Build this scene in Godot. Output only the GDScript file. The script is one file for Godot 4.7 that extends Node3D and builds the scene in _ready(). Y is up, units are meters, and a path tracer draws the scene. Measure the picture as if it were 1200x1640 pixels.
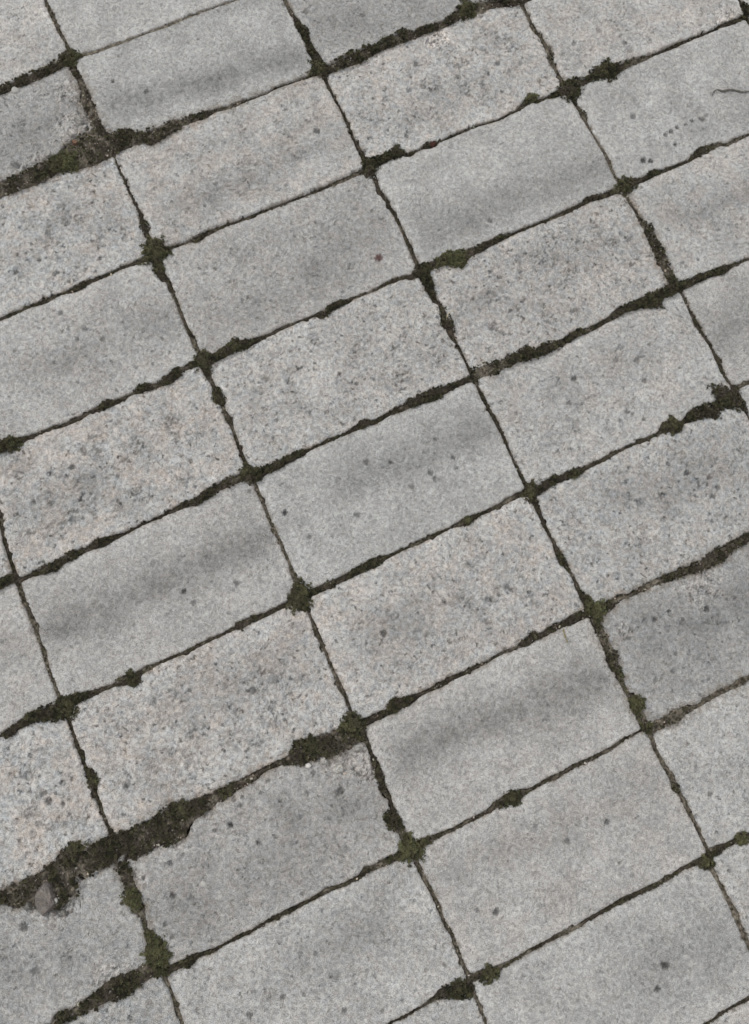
extends Node3D
# Concrete block paving with mossy joints, seen from above. All tables are in millimetres on the ground: x to the right, z down the slope of the rows.

const SKY_ENERGY := 1.0
const SUN_ENERGY := 0.45
const EXPOSURE := 1.1

# crossings of the joints, in tenths of a millimetre: x, z from the fourth column left of the frame
const JUNCTIONS := {
	-4: [-8103, -9749, -6102, -9741, -4101, -9732, -2102, -9734, -104, -9749, 1894, -9760, 3891, -9768, 5887, -9773, 7885, -9776, 9885, -9777],
	-3: [-8125, -8701, -6124, -8689, -4123, -8672, -2124, -8673, -127, -8699, 1871, -8713, 3868, -8721, 5863, -8727, 7860, -8731, 9860, -8731],
	-2: [-8147, -7654, -6146, -7639, -4144, -7607, -2145, -7595, -150, -7653, 1847, -7666, 3844, -7674, 5838, -7682, 7834, -7687, 9835, -7686],
	-1: [-8170, -6607, -6168, -6591, -4165, -6542, -2162, -6454, -172, -6610, 1821, -6616, 3822, -6625, 5810, -6639, 7806, -6644, 9810, -6641],
	0: [-8193, -5563, -6190, -5548, -4187, -5499, -2181, -5309, -204, -5536, 1793, -5560, 3803, -5566, 5777, -5601, 7775, -5603, 9785, -5595],
	1: [-8216, -4519, -6213, -4509, -4209, -4483, -2210, -4505, -191, -4660, 1783, -4561, 3787, -4499, 5723, -4585, 7744, -4562, 9760, -4549],
	2: [-8239, -3475, -6237, -3471, -4230, -3463, -2237, -3453, -241, -3525, 1768, -3514, 3741, -3517, 5674, -3567, 7718, -3514, 9737, -3501],
	3: [-8262, -2432, -6261, -2430, -4254, -2432, -2207, -2446, -257, -2443, 1749, -2449, 3734, -2465, 5681, -2452, 7702, -2455, 9716, -2452],
	4: [-8286, -1387, -6286, -1385, -4286, -1394, -2277, -1408, -297, -1426, 1720, -1411, 3721, -1414, 5700, -1360, 7690, -1397, 9697, -1402],
	5: [-8310, -342, -6311, -335, -4313, -359, -2307, -331, -343, -345, 1712, -334, 3715, -404, 5681, -333, 7676, -347, 9678, -353],
	6: [-8333, 703, -6334, 712, -4333, 815, -2355, 668, -380, 739, 1682, 749, 3686, 760, 5670, 704, 7660, 699, 9659, 695],
	7: [-8356, 1746, -6357, 1743, -4360, 1668, -2346, 1692, -399, 1732, 1664, 1749, 3656, 1741, 5650, 1750, 7642, 1746, 9639, 1743],
	8: [-8379, 2790, -6380, 2780, -4381, 2746, -2377, 2767, -386, 2723, 1637, 2779, 3631, 2792, 5628, 2795, 7621, 2792, 9618, 2790],
	9: [-8402, 3835, -6403, 3826, -4403, 3814, -2402, 3814, -408, 3796, 1590, 3826, 3604, 3836, 5603, 3839, 7600, 3838, 9597, 3837],
	10: [-8425, 4881, -6425, 4875, -4426, 4868, -2426, 4864, -428, 4863, 1571, 4873, 3578, 4881, 5579, 4885, 7577, 4885, 9575, 4884],
	11: [-8447, 5928, -6448, 5923, -4448, 5918, -2449, 5916, -450, 5917, 1551, 5922, 3555, 5927, 5556, 5930, 7554, 5931, 9553, 5931],
	12: [-8470, 6975, -6470, 6971, -4471, 6968, -2471, 6966, -471, 6967, 1530, 6970, 3532, 6974, 5532, 6977, 7532, 6978, 9530, 6978],
}
# dark outline of each joint that the photo shows: thousandths along it, then its two edges in tenths of a millimetre
const JOINTS := {
	"row -1 0": [660, -41, 41, 734, -36, 46, 807, -36, 68, 880, -15, 68, 959, -37, 68],
	"row 0 0": [49, -8, 39, 105, 9, 53, 179, 13, 49, 282, 19, 48, 371, 20, 49, 460, 20, 56, 553, 12, 45, 630, 11, 40, 705, 18, 42, 781, 20, 49],
	"row -1 1": [497, -72, 72, 564, -49, 84, 633, -47, 97, 706, -51, 89, 778, -60, 96, 852, -123, 141, 925, -149, 165],
	"row 0 1": [21, -73, 155, 63, -51, 143, 129, 12, 144, 167, 23, 195, 226, 32, 163, 289, 17, 126, 349, 26, 95, 421, 32, 96, 497, 33, 73, 554, 35, 82, 645, 34, 63, 720, 34, 58, 800, 6, 35, 875, 6, 30, 936, 3, 33],
	"row 1 1": [43, -40, 59, 106, -59, 59, 168, -78, 70, 233, -85, 39, 264, -70, 18, 344, -91, 10, 424, -118, 13, 467, -75, 2, 516, -80, -9, 578, -75, -10, 642, -88, -10, 714, -138, -35, 761, -143, -23, 825, -138, -30, 899, -111, -14, 971, -71, 20],
	"row -1 2": [307, -18, 18, 375, -14, 22, 444, -14, 16, 510, -10, 36, 580, -1, 25, 647, -7, 50, 719, -8, 34, 788, 2, 33, 860, -4, 27, 929, 0, 42],
	"row 0 2": [71, 3, 40, 140, 14, 44, 181, 5, 64, 243, -12, 36, 315, -8, 24, 385, 1, 33, 501, -1, 31, 573, 2, 30, 719, 5, 32, 779, 1, 31, 869, -9, 29, 946, -22, 22],
	"row 1 2": [28, -78, 21, 74, -68, 15, 137, -85, 20, 186, -2, 47, 235, -2, 25, 298, -25, 47, 345, -3, 25, 425, -15, 24, 521, -10, 18, 643, 12, 40, 743, -5, 28, 821, -79, 6, 845, -34, 22, 892, -18, 16, 939, -23, 39],
	"row 2 2": [62, -66, 40, 112, -42, 20, 171, -91, 22, 229, -65, 64, 298, -40, 45, 367, -32, 36, 417, -18, 39, 486, -4, 30, 590, -6, 40, 697, -1, 33, 819, 9, 38, 859, -12, 34, 928, -4, 48],
	"row -1 3": [99, -46, 51, 140, -45, 48, 178, -15, 39, 231, -3, 31, 298, 3, 28, 363, 15, 49, 431, 12, 51, 503, -6, 28, 558, -20, 44, 611, 1, 46, 683, -7, 23, 721, -35, 40, 778, -4, 45, 834, -13, 62, 882, -47, 38, 927, -46, 9],
	"row 0 3": [50, -37, 38, 109, -61, 30, 148, -89, 32, 176, -43, 42, 219, -32, 24, 290, -24, 11, 343, -37, 4, 433, -24, 1, 504, -22, 9, 534, -15, 62, 577, -40, 21, 621, -44, 18, 680, -32, -1, 780, -23, 8, 857, -41, 0, 930, -39, 3, 967, -22, 46],
	"row 1 3": [49, -55, 23, 91, -48, 45, 135, -51, 63, 173, -44, 117, 224, -32, 67, 269, -20, 59, 318, -18, 35, 381, -26, 32, 458, -7, 25, 535, -3, 28, 612, 0, 32, 691, -7, 40, 772, -9, 33, 839, -28, 25, 930, -8, 45],
	"row 2 3": [62, -21, 44, 127, -9, 40, 165, -31, 29, 227, -8, 35, 343, -1, 32, 438, -55, 11, 523, -49, 1, 564, -10, 29, 636, -25, 19, 686, -14, 14],
	"row -2 4": [938, -42, 36, 968, -40, 33],
	"row -1 4": [46, 9, 50, 109, 1, 74, 145, 9, 91, 188, -2, 62, 229, -17, 57, 280, 1, 47, 346, -12, 58, 398, 2, 53, 450, 16, 48, 532, 13, 36, 626, 12, 40, 721, -8, 48, 758, 4, 70, 818, -19, 51, 862, -35, 36, 917, -40, 45],
	"row 0 4": [32, -17, 93, 61, -6, 65, 115, -3, 68, 144, -7, 55, 214, -13, 45, 269, 4, 28, 340, -12, 27, 409, -3, 26, 466, -20, 28, 509, -38, 35, 547, -6, 42, 621, -17, 26, 663, -25, 33, 721, -42, 41, 777, -39, 49, 833, -46, 62, 863, -40, 48, 921, -23, 32],
	"row 1 4": [42, -76, 48, 97, -62, 62, 157, -48, 46, 202, -45, 39, 259, -57, 73, 312, -8, 77, 359, -20, 75, 418, 9, 59, 499, -16, 49, 573, 4, 49, 653, -7, 34, 738, -52, 24, 796, -38, 38, 843, -51, 51, 872, -44, 108, 921, -46, 46],
	"row 2 4": [46, -36, 42, 111, -36, 32, 174, -30, 27, 219, -25, 43, 286, -19, 18, 366, -13, 13],
	"row -2 5": [751, -11, 11, 786, -25, 44, 826, -39, 17, 877, -66, 16, 925, -75, 33, 958, -68, 71],
	"row -1 5": [62, -57, 21, 99, -40, 21, 148, -16, 18, 198, -10, 24, 237, -36, 46, 282, -13, 87, 314, -14, 29, 381, -15, 15, 446, -8, 19, 510, -4, 31, 578, -10, 21, 644, -7, 24, 710, -3, 23, 738, -36, 44, 779, -27, 31, 844, -6, 34, 913, -11, 29],
	"row 0 5": [73, -13, 41, 113, -22, 45, 179, -16, 38, 247, -28, 35, 314, -36, 37, 381, -16, 16, 448, -14, 13, 516, -21, 20, 584, -20, 17, 653, -13, 10, 715, -34, 39, 791, -19, 13, 860, -22, 20, 933, -39, 12],
	"row 1 5": [39, -20, 58, 87, -27, 42, 118, -36, 42, 143, -8, 47, 201, -7, 62, 274, 14, 51, 334, 15, 56, 396, 11, 48, 472, 19, 46, 545, 26, 64, 605, 32, 64, 662, -22, 95, 697, 23, 126, 725, 42, 84, 777, 3, 92, 835, -1, 126, 867, 6, 175, 934, 4, 94],
	"row -2 6": [568, -46, 46, 618, -33, 129, 672, -20, 177, 703, -21, 230, 736, -22, 271, 789, -32, 251, 817, -64, 262, 846, -57, 119, 868, -3, 191, 904, 23, 179, 942, 6, 193],
	"row -1 6": [43, 16, 230, 91, 20, 238, 141, 15, 229, 190, 11, 242, 243, -32, 246, 296, 18, 159, 348, 21, 134, 401, 21, 109, 452, 20, 100, 505, 16, 83, 557, 7, 78, 612, 2, 44, 663, 1, 48, 711, 5, 68, 767, -72, 106, 805, -65, 105, 851, -36, 134, 888, -21, 137],
	"row 0 6": [80, -24, 40, 131, -13, 38, 167, -56, 33, 211, -32, 36, 277, -19, 15, 341, -19, 24, 383, -31, 16, 475, -19, 16, 541, -14, 11, 611, -27, -1, 676, -19, 12, 731, -42, 23, 776, -67, 16, 797, -20, 19, 827, -39, 18, 882, -40, 12, 936, -42, 28],
	"row 1 6": [56, -26, 58, 119, -37, 21, 173, -12, 28, 230, -18, 35, 303, -23, 35, 373, -14, 49, 442, 0, 67, 498, 3, 87, 589, -27, 99, 671, -27, 49, 749, -36, 36],
	"row -2 7": [587, -15, 15, 625, -63, 24, 668, -37, 32, 716, -52, 32, 763, -72, 43, 812, -99, 43, 859, -103, 50, 894, -82, 33, 919, -102, 33],
	"row -1 7": [28, -10, 51, 64, -2, 49, 89, -14, 60, 138, 5, 40, 185, 19, 54, 236, 18, 41, 274, 7, 43, 336, 16, 43, 401, 5, 32, 490, -3, 36, 593, -1, 30, 659, -17, 27, 721, 4, 36, 785, 4, 40, 831, -34, 22, 854, -19, 29, 894, -22, 30],
	"row 0 7": [63, -30, 30, 113, -14, 23, 175, -7, 29, 239, -9, 27, 303, -7, 26, 359, -39, 22, 411, -43, 26, 449, -41, 32, 499, -12, 20, 566, -18, 15, 604, -20, 29, 631, -16, 21, 700, -26, 15, 764, -15, 22, 831, -13, 20, 932, -31, -7],
	"row 1 7": [79, -35, 39, 137, -38, 41, 180, -31, 32, 211, 4, 25, 252, -18, 23, 326, -23, 19, 398, -19, 23, 443, -28, 27, 472, -19, 19],
	"row -1 8": [673, -9, 9, 734, -5, 25, 811, -4, 25, 864, -17, 27, 916, -49, 54, 940, -22, 100],
	"row 0 8": [29, -17, 44, 64, -7, 57, 99, 14, 63, 112, 16, 54, 177, 18, 41, 242, 9, 39, 307, 7, 34, 372, -2, 36, 435, 4, 39, 503, -6, 29, 569, -11, 24, 637, -21, 18, 702, -15, 20, 767, -13, 27, 835, -18, 21, 905, -28, 8, 945, -30, 18],
	"row 1 8": [31, -52, 11, 85, -34, 6, 114, -36, 3, 143, -51, 8, 159, -56, 39, 179, -23, 28],
	"row 0 9": [746, -51, -25, 817, -66, -37, 872, -66, -41, 910, -66, -29],
	"col 0 -1": [415, -15, 15, 577, -18, 27, 737, -11, 24, 869, 7, 37],
	"col 0 0": [135, -43, 21, 254, -34, 20, 407, -43, 21, 513, -73, 15, 626, -74, 9, 737, -76, -2, 815, -70, -2],
	"col 0 1": [179, -42, -7, 267, -32, 8, 379, -32, 2, 493, -23, 11, 607, -14, 21, 715, -24, 20, 782, -38, 40, 822, -39, 15, 881, -15, 19],
	"col 0 2": [123, -58, 13, 177, -70, 6, 276, -16, 22, 415, -16, 12, 554, -21, 7, 691, -26, 2, 806, -26, 21, 860, -28, 15],
	"col 0 3": [110, -39, 13, 201, -21, 17, 290, -31, 44, 340, -50, 29, 402, -13, 19, 518, -19, 37, 630, -6, 22, 767, -17, 15, 905, -18, 14],
	"col 0 4": [121, -11, 21, 225, -7, 25, 350, -8, 15, 480, -5, 27, 609, 3, 31, 735, 7, 34, 808, -3, 33, 883, -3, 37],
	"col 0 5": [128, 2, 25, 226, -4, 32, 282, -17, 32, 347, -6, 30, 469, 1, 28, 588, -1, 26, 662, -2, 38, 717, -11, 38, 808, 9, 44, 876, 3, 34],
	"col 0 6": [105, 20, 59, 203, 8, 51, 332, 8, 60, 403, -7, 53, 498, -19, 37, 583, 13, 47, 653, 2, 36, 689, -51, 30, 718, -72, 26, 787, -62, 36, 870, -26, 38],
	"col 0 7": [147, -5, 37, 196, -4, 33, 323, 5, 38, 445, 1, 39, 561, -6, 23, 689, 7, 36, 803, -9, 24, 919, -16, 17],
	"col 0 8": [93, -29, 0, 179, -28, 1, 302, -40, -11],
	"col 1 0": [213, -34, 13, 359, -19, 18, 498, -35, 28, 577, -25, 59, 676, -27, 35, 777, -41, 32, 885, -33, 44],
	"col 1 1": [117, -21, 15, 246, -21, 10, 410, -13, 18, 568, -20, 15, 723, -33, 3, 850, -38, 13],
	"col 1 2": [104, -22, 18, 191, -34, 6, 351, -11, 24, 506, 2, 33, 656, 1, 31, 802, -11, 29, 889, -18, 22],
	"col 1 3": [67, -41, 48, 126, -45, 44, 216, -36, 38, 260, -36, 19, 309, -3, 27, 372, -12, 52, 426, -41, 53, 482, -54, 54, 542, -44, 50, 628, -30, 24, 689, -10, 20, 835, -10, 24, 922, -11, 23],
	"col 1 4": [63, -12, 21, 147, -20, 28, 257, -16, 22, 398, -10, 33, 534, -8, 25, 665, -17, 12, 799, -25, 13, 905, -30, 12],
	"col 1 5": [92, -32, 20, 194, -30, 8, 323, -30, 3, 430, -24, 14, 505, -39, 18, 580, -44, 17, 637, -20, 22, 718, -2, 30, 844, -7, 30, 899, -16, 63],
	"col 1 6": [131, -25, 53, 185, -29, 58, 264, -26, 47, 371, -39, 57, 444, -50, 36, 527, -29, 30, 603, -31, 14, 682, -29, 12, 743, -24, 44, 818, -39, 42, 899, -32, 45],
	"col 1 7": [54, -8, 28, 148, -21, 11, 275, -17, 19, 404, -8, 37, 473, -27, 31, 529, 0, 36, 652, 0, 40, 775, 8, 39, 894, 7, 34],
	"col 1 8": [69, -33, 7, 166, -16, 10, 307, -12, 19, 424, -14, 34, 533, -17, 14, 634, -18, 18],
	"col 2 1": [21, -19, 14, 164, -20, 12, 305, -32, 11, 421, -3, 29, 602, -8, 52, 699, -27, 27, 805, -15, 18, 911, -18, 25],
	"col 2 2": [80, -14, 17, 214, -10, 32, 250, -15, 54, 377, -5, 26, 540, 0, 26, 704, 5, 41, 748, 0, 42, 856, -11, 20],
	"col 2 3": [108, -18, 24, 235, -8, 23, 329, -15, 32, 430, -17, 71, 518, -23, 54, 638, -34, 53, 758, -55, 57, 847, -46, 40, 905, -49, 27],
	"col 2 4": [102, 3, 33, 253, -12, 23, 345, -25, 26, 440, -12, 24, 566, -3, 27, 717, -18, 32, 803, -30, 15, 892, -27, 3, 958, -15, 15],
	"col 2 5": [170, -19, 16, 221, -21, 14],
	"col 3 1": [855, 7, 53, 941, -8, 71],
	"col -1 3": [500, 10, 42, 621, -8, 19, 747, -17, 18, 849, -15, 16, 900, -16, 20],
	"col -1 4": [99, -19, 20, 169, -26, 13, 247, -15, 24, 370, -12, 27, 488, -13, 17, 608, -14, 16, 723, -24, 6, 843, -20, 9],
	"col -1 5": [110, -15, 19, 208, -19, 15, 282, -24, 18, 359, -12, 21, 457, -12, 22, 538, -13, 59, 609, -14, 50, 668, -12, 31, 752, -3, 31, 872, -5, 32, 932, 2, 36],
	"col -1 6": [296, -47, 58, 364, -40, 41, 436, -49, 56, 498, -69, 47, 556, -41, 27, 619, -23, 17, 684, -31, 9, 764, -24, 48, 818, -40, 60, 874, -53, 58, 917, -58, 53],
	"col -1 7": [89, -21, 4, 195, -21, 7, 298, -26, 6, 360, -28, 4],
}
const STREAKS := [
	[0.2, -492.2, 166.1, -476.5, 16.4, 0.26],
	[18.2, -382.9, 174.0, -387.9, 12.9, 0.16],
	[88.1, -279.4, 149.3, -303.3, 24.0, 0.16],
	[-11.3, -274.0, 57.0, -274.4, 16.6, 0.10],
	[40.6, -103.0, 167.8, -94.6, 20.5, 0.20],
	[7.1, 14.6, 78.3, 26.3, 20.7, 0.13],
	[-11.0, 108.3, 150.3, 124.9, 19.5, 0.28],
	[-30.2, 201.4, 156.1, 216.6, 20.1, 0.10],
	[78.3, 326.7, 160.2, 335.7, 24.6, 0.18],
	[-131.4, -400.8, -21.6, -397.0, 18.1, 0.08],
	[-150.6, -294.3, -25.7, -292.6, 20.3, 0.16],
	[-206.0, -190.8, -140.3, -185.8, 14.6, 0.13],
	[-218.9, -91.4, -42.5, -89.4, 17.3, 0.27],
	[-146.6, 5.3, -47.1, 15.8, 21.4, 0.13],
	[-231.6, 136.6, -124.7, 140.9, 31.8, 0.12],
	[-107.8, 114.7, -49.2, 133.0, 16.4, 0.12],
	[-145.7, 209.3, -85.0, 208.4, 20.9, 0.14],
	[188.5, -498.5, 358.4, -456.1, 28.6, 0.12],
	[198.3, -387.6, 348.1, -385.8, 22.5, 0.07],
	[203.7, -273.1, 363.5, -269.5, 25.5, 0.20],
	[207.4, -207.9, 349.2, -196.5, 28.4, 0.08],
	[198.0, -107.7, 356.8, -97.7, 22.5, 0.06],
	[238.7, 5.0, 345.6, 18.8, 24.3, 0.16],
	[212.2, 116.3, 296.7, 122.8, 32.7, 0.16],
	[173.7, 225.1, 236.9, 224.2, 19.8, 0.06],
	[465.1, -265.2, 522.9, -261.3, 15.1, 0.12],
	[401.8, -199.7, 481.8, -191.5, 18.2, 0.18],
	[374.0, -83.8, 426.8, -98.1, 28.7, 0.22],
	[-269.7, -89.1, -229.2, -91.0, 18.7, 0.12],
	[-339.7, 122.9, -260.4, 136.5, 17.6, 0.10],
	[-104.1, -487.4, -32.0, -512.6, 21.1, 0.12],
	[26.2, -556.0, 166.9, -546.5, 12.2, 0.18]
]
const PITS := [
	[-17.6, -101.3, 2.7, 0.8],
	[119.5, -105.9, 1.9, 0.6],
	[77.3, -103.5, 2.3, 0.7],
	[103.6, -81.7, 2.8, 0.6],
	[105.0, -76.4, 2.3, 0.5],
	[125.6, -85.6, 2.3, 0.6],
	[123.9, -76.5, 1.8, 0.5],
	[84.9, -78.2, 2.7, 0.4],
	[90.4, -91.8, 1.8, 0.4],
	[-151.3, 98.7, 2.1, 0.8],
	[-68.1, 112.4, 3.4, 0.6],
	[-0.3, 240.7, 2.5, 0.7],
	[-12.3, 233.4, 2.1, 0.5],
	[104.9, 220.9, 2.2, 0.7],
	[71.3, 219.7, 2.6, 0.5],
	[100.0, 251.0, 1.7, 0.5],
	[54.0, 200.3, 2.6, 0.3],
	[96.2, 329.3, 3.0, 0.8],
	[83.7, 341.1, 2.5, 0.7],
	[251.0, -264.1, 3.0, 0.5],
	[228.9, -220.5, 1.9, 0.7],
	[149.1, -401.9, 3.0, 0.7],
	[259.6, -428.7, 2.5, 0.6],
	[328.6, -400.3, 2.6, 0.6],
	[289.4, -402.2, 3.1, 0.4],
	[404.6, -261.2, 3.1, 0.9],
	[410.6, -258.0, 2.6, 0.8],
	[439.4, -263.9, 2.1, 0.8],
	[417.3, -302.9, 3.1, 0.5],
	[435.3, -275.3, 2.2, 0.6],
	[441.9, -276.6, 2.3, 0.7],
	[449.1, -277.6, 2.1, 0.8],
	[458.1, -277.2, 1.8, 0.5],
	[465.3, -278.3, 2.1, 0.7],
	[474.8, -276.3, 2.7, 0.6],
	[480.4, -278.0, 1.9, 0.5],
	[427.3, -270.5, 2.1, 0.3],
	[-312.9, 99.1, 4.0, 0.7],
	[5.1, -517.1, 1.9, 0.7],
	[27.9, -495.9, 2.4, 0.6],
	[90.3, -527.1, 1.5, 0.5],
	[-191.5, 224.0, 2.4, 0.6],
	[-165.5, 223.6, 2.4, 0.5],
	[-129.5, 251.5, 2.4, 0.6],
	[-126.9, 227.8, 4.9, 0.3],
	[257.0, 112.5, 2.8, 0.7],
	[227.7, 101.1, 1.8, 0.8],
	[213.9, 101.8, 2.3, 0.7],
	[263.7, 101.8, 2.8, 0.5],
	[207.2, 143.8, 2.3, 0.5],
	[190.9, 144.1, 2.3, 0.4],
	[12.7, 19.9, 3.1, 0.7],
	[67.2, 18.4, 2.2, 0.6],
	[82.1, 20.9, 1.8, 0.6],
	[99.5, 30.7, 2.7, 0.6],
	[117.7, 28.2, 2.7, 0.6],
	[99.0, 12.8, 1.8, 0.5],
	[120.2, 32.1, 2.3, 0.6],
	[297.5, 6.9, 2.4, 0.7],
	[312.7, 18.6, 2.4, 0.6],
	[307.1, 33.5, 2.8, 0.6],
	[268.0, 14.4, 2.4, 0.6],
	[249.2, 12.8, 3.8, 0.4],
	[315.4, 28.6, 2.4, 0.5],
	[-105.0, -367.0, 2.3, 0.7],
	[-99.0, -355.7, 1.8, 0.7],
	[-82.2, -360.6, 1.8, 0.6],
	[-88.4, -364.6, 1.8, 0.5],
	[-99.7, -365.2, 1.4, 0.5],
	[-94.6, -392.2, 1.9, 0.5],
	[-136.3, -380.7, 2.7, 0.6],
	[-114.3, -384.0, 2.3, 0.6],
	[-102.8, -311.7, 2.3, 0.5],
	[-112.2, -305.7, 2.3, 0.5],
	[-93.1, -296.5, 2.7, 0.5],
	[-95.8, -410.3, 2.8, 0.5],
	[-115.8, -332.6, 2.3, 0.5],
	[-156.1, -205.5, 2.6, 0.7],
	[-172.9, -208.1, 1.8, 0.6],
	[-159.3, -177.7, 2.2, 0.5],
	[-193.3, -191.7, 1.7, 0.5],
	[-196.6, -179.3, 1.7, 0.5],
	[-142.8, -212.5, 2.7, 0.5],
	[-111.9, -139.2, 2.2, 0.4],
	[-131.5, -176.2, 2.2, 0.5],
	[-133.5, -222.6, 2.2, 0.5],
	[16.4, -317.2, 1.9, 0.6],
	[111.1, -323.2, 1.9, 0.6],
	[104.8, -323.4, 1.4, 0.5],
	[14.8, -374.8, 1.4, 0.3],
	[159.4, -207.3, 1.9, 0.5],
	[204.3, -204.2, 1.4, 0.6],
	[234.2, -213.1, 2.4, 0.5],
	[254.6, -158.8, 2.4, 0.5],
	[236.3, -170.1, 1.9, 0.5],
	[214.1, -164.4, 1.9, 0.4],
	[67.7, -148.8, 2.3, 0.5],
	[80.8, -175.5, 1.9, 0.5],
	[9.1, -174.1, 1.8, 0.4],
	[7.5, -174.3, 2.3, 0.4],
	[59.7, -111.6, 2.7, 0.6],
	[34.0, -74.8, 2.7, 0.5],
	[-8.4, -74.7, 2.2, 0.5],
	[18.5, -73.5, 1.3, 0.4],
	[250.5, -105.2, 2.9, 0.6],
	[236.2, -87.5, 2.4, 0.5],
	[304.9, -79.0, 2.4, 0.6],
	[300.6, -113.5, 2.9, 0.4],
	[277.3, -59.9, 1.9, 0.6],
	[287.2, -48.2, 1.9, 0.6],
	[254.3, -55.3, 1.9, 0.4],
	[234.8, -70.2, 2.4, 0.4],
	[307.9, -96.6, 2.9, 0.4],
	[291.7, -105.1, 2.9, 0.5],
	[-266.6, 18.5, 2.9, 0.7],
	[-275.1, 12.9, 2.0, 0.6],
	[-266.0, 25.7, 2.9, 0.7],
	[-257.2, 31.9, 2.0, 0.6],
	[-284.3, -4.8, 2.0, 0.5],
	[-209.0, 40.2, 2.9, 0.5],
	[-206.8, 32.3, 2.5, 0.4],
	[-293.9, 41.9, 2.4, 0.4],
	[-260.7, 46.8, 2.0, 0.4],
	[-303.1, 36.0, 1.6, 0.4],
	[-85.0, 7.4, 2.2, 0.5],
	[-97.2, 16.2, 3.0, 0.5],
	[-79.1, 16.5, 4.3, 0.4],
	[-89.9, 34.8, 3.0, 0.5],
	[-99.4, 32.8, 2.1, 0.4],
	[-143.9, 30.1, 1.7, 0.6],
	[-100.7, -17.4, 2.6, 0.3],
	[-74.5, -65.2, 2.6, 0.6],
	[-111.5, -65.1, 2.2, 0.5],
	[-114.6, -76.3, 2.2, 0.7],
	[-90.7, -46.3, 1.7, 0.4],
	[-202.6, 104.5, 2.5, 0.6],
	[-209.2, 126.2, 2.4, 0.7],
	[-221.5, 141.5, 2.0, 0.5],
	[-220.5, 151.9, 2.0, 0.5],
	[-139.7, 89.4, 1.7, 0.5],
	[-113.6, 82.1, 2.5, 0.4],
	[-138.0, 119.8, 2.5, 0.5],
	[-90.7, 103.1, 1.7, 0.6],
	[-163.4, 97.7, 1.7, 0.5],
	[-142.8, 96.4, 1.7, 0.4],
	[-197.2, 133.5, 2.4, 0.4],
	[-80.8, 91.7, 2.5, 0.6],
	[190.1, -515.5, 3.0, 0.5],
	[175.1, -530.3, 2.5, 0.4],
	[341.1, -454.0, 2.6, 0.6],
	[337.4, -450.5, 2.1, 0.6],
	[242.0, -407.8, 3.0, 0.5],
	[265.5, -398.5, 2.5, 0.5],
	[206.5, -363.9, 2.0, 0.3],
	[362.7, -370.5, 2.1, 0.5],
	[402.8, -391.0, 2.6, 0.5],
	[430.6, -393.6, 3.2, 0.4],
	[447.0, -365.3, 4.2, 0.3],
	[468.1, -365.0, 2.6, 0.4],
	[445.9, -372.9, 2.6, 0.4],
	[235.8, -492.9, 2.6, 0.4],
	[19.0, -538.4, 1.5, 0.3],
	[-101.1, -473.2, 4.2, 0.5],
	[-61.0, -533.6, 1.9, 0.5],
	[-142.1, 83.3, 2.1, 0.5],
	[-35.6, -129.4, 2.2, 0.4],
	[263.2, 129.3, 2.8, 0.3],
	[187.7, 216.3, 2.2, 0.4],
	[187.6, 238.4, 2.2, 0.5],
	[172.9, 292.9, 1.7, 0.6],
	[376.8, -177.9, 2.0, 0.3],
	[-315.5, 130.2, 3.5, 0.4],
	[333.1, -213.3, 2.5, 0.4],
	[350.2, -215.7, 3.0, 0.3],
	[307.5, -189.0, 3.0, 0.3],
	[372.0, -167.1, 3.0, 0.3]
]
const WORN := [
	[-57.3, 83.7, 21.8, 3.5],
	[-42.8, 108.4, 11.4, 3.0],
	[-285.4, 91.4, 21.4, 4.0],
	[-42.1, -487.0, 22.3, 3.0],
	[-84.9, -464.3, 16.7, 2.5],
	[262.2, 89.9, 22.7, 1.2],
	[-164.7, 77.4, 11.1, 2.0],
	[-34.6, -520.4, 16.0, 0.8],
	[288.9, -445.9, 14.9, 1.0],
	[-272.2, 153.9, 13.2, 2.5],
	[-192.9, 90.8, 9.1, 2.0],
	[187.1, 99.1, 8.1, 1.5],
	[178.0, -488.9, 7.8, 0.8],
	[548.1, -362.6, 14.4, 1.0],
	[366.0, -147.3, 7.7, 1.2],
	[192.5, 176.8, 10.0, 1.5],
	[-228.2, 105.0, 9.9, 2.0]
]
const GREEN := [
	[-58.7, -459.4, 15.8],
	[170.5, 139.8, 19.9],
	[167.9, 159.8, 14.9],
	[-234.0, 154.1, 20.0],
	[177.1, 75.2, 12.6],
	[201.9, -245.1, 18.9],
	[-236.4, 115.4, 11.2],
	[-39.9, 173.2, 16.4],
	[193.9, 278.0, 12.2],
	[341.6, -357.2, 8.5],
	[187.1, 99.1, 10.1],
	[-144.4, 78.2, 7.4]
]
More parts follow.
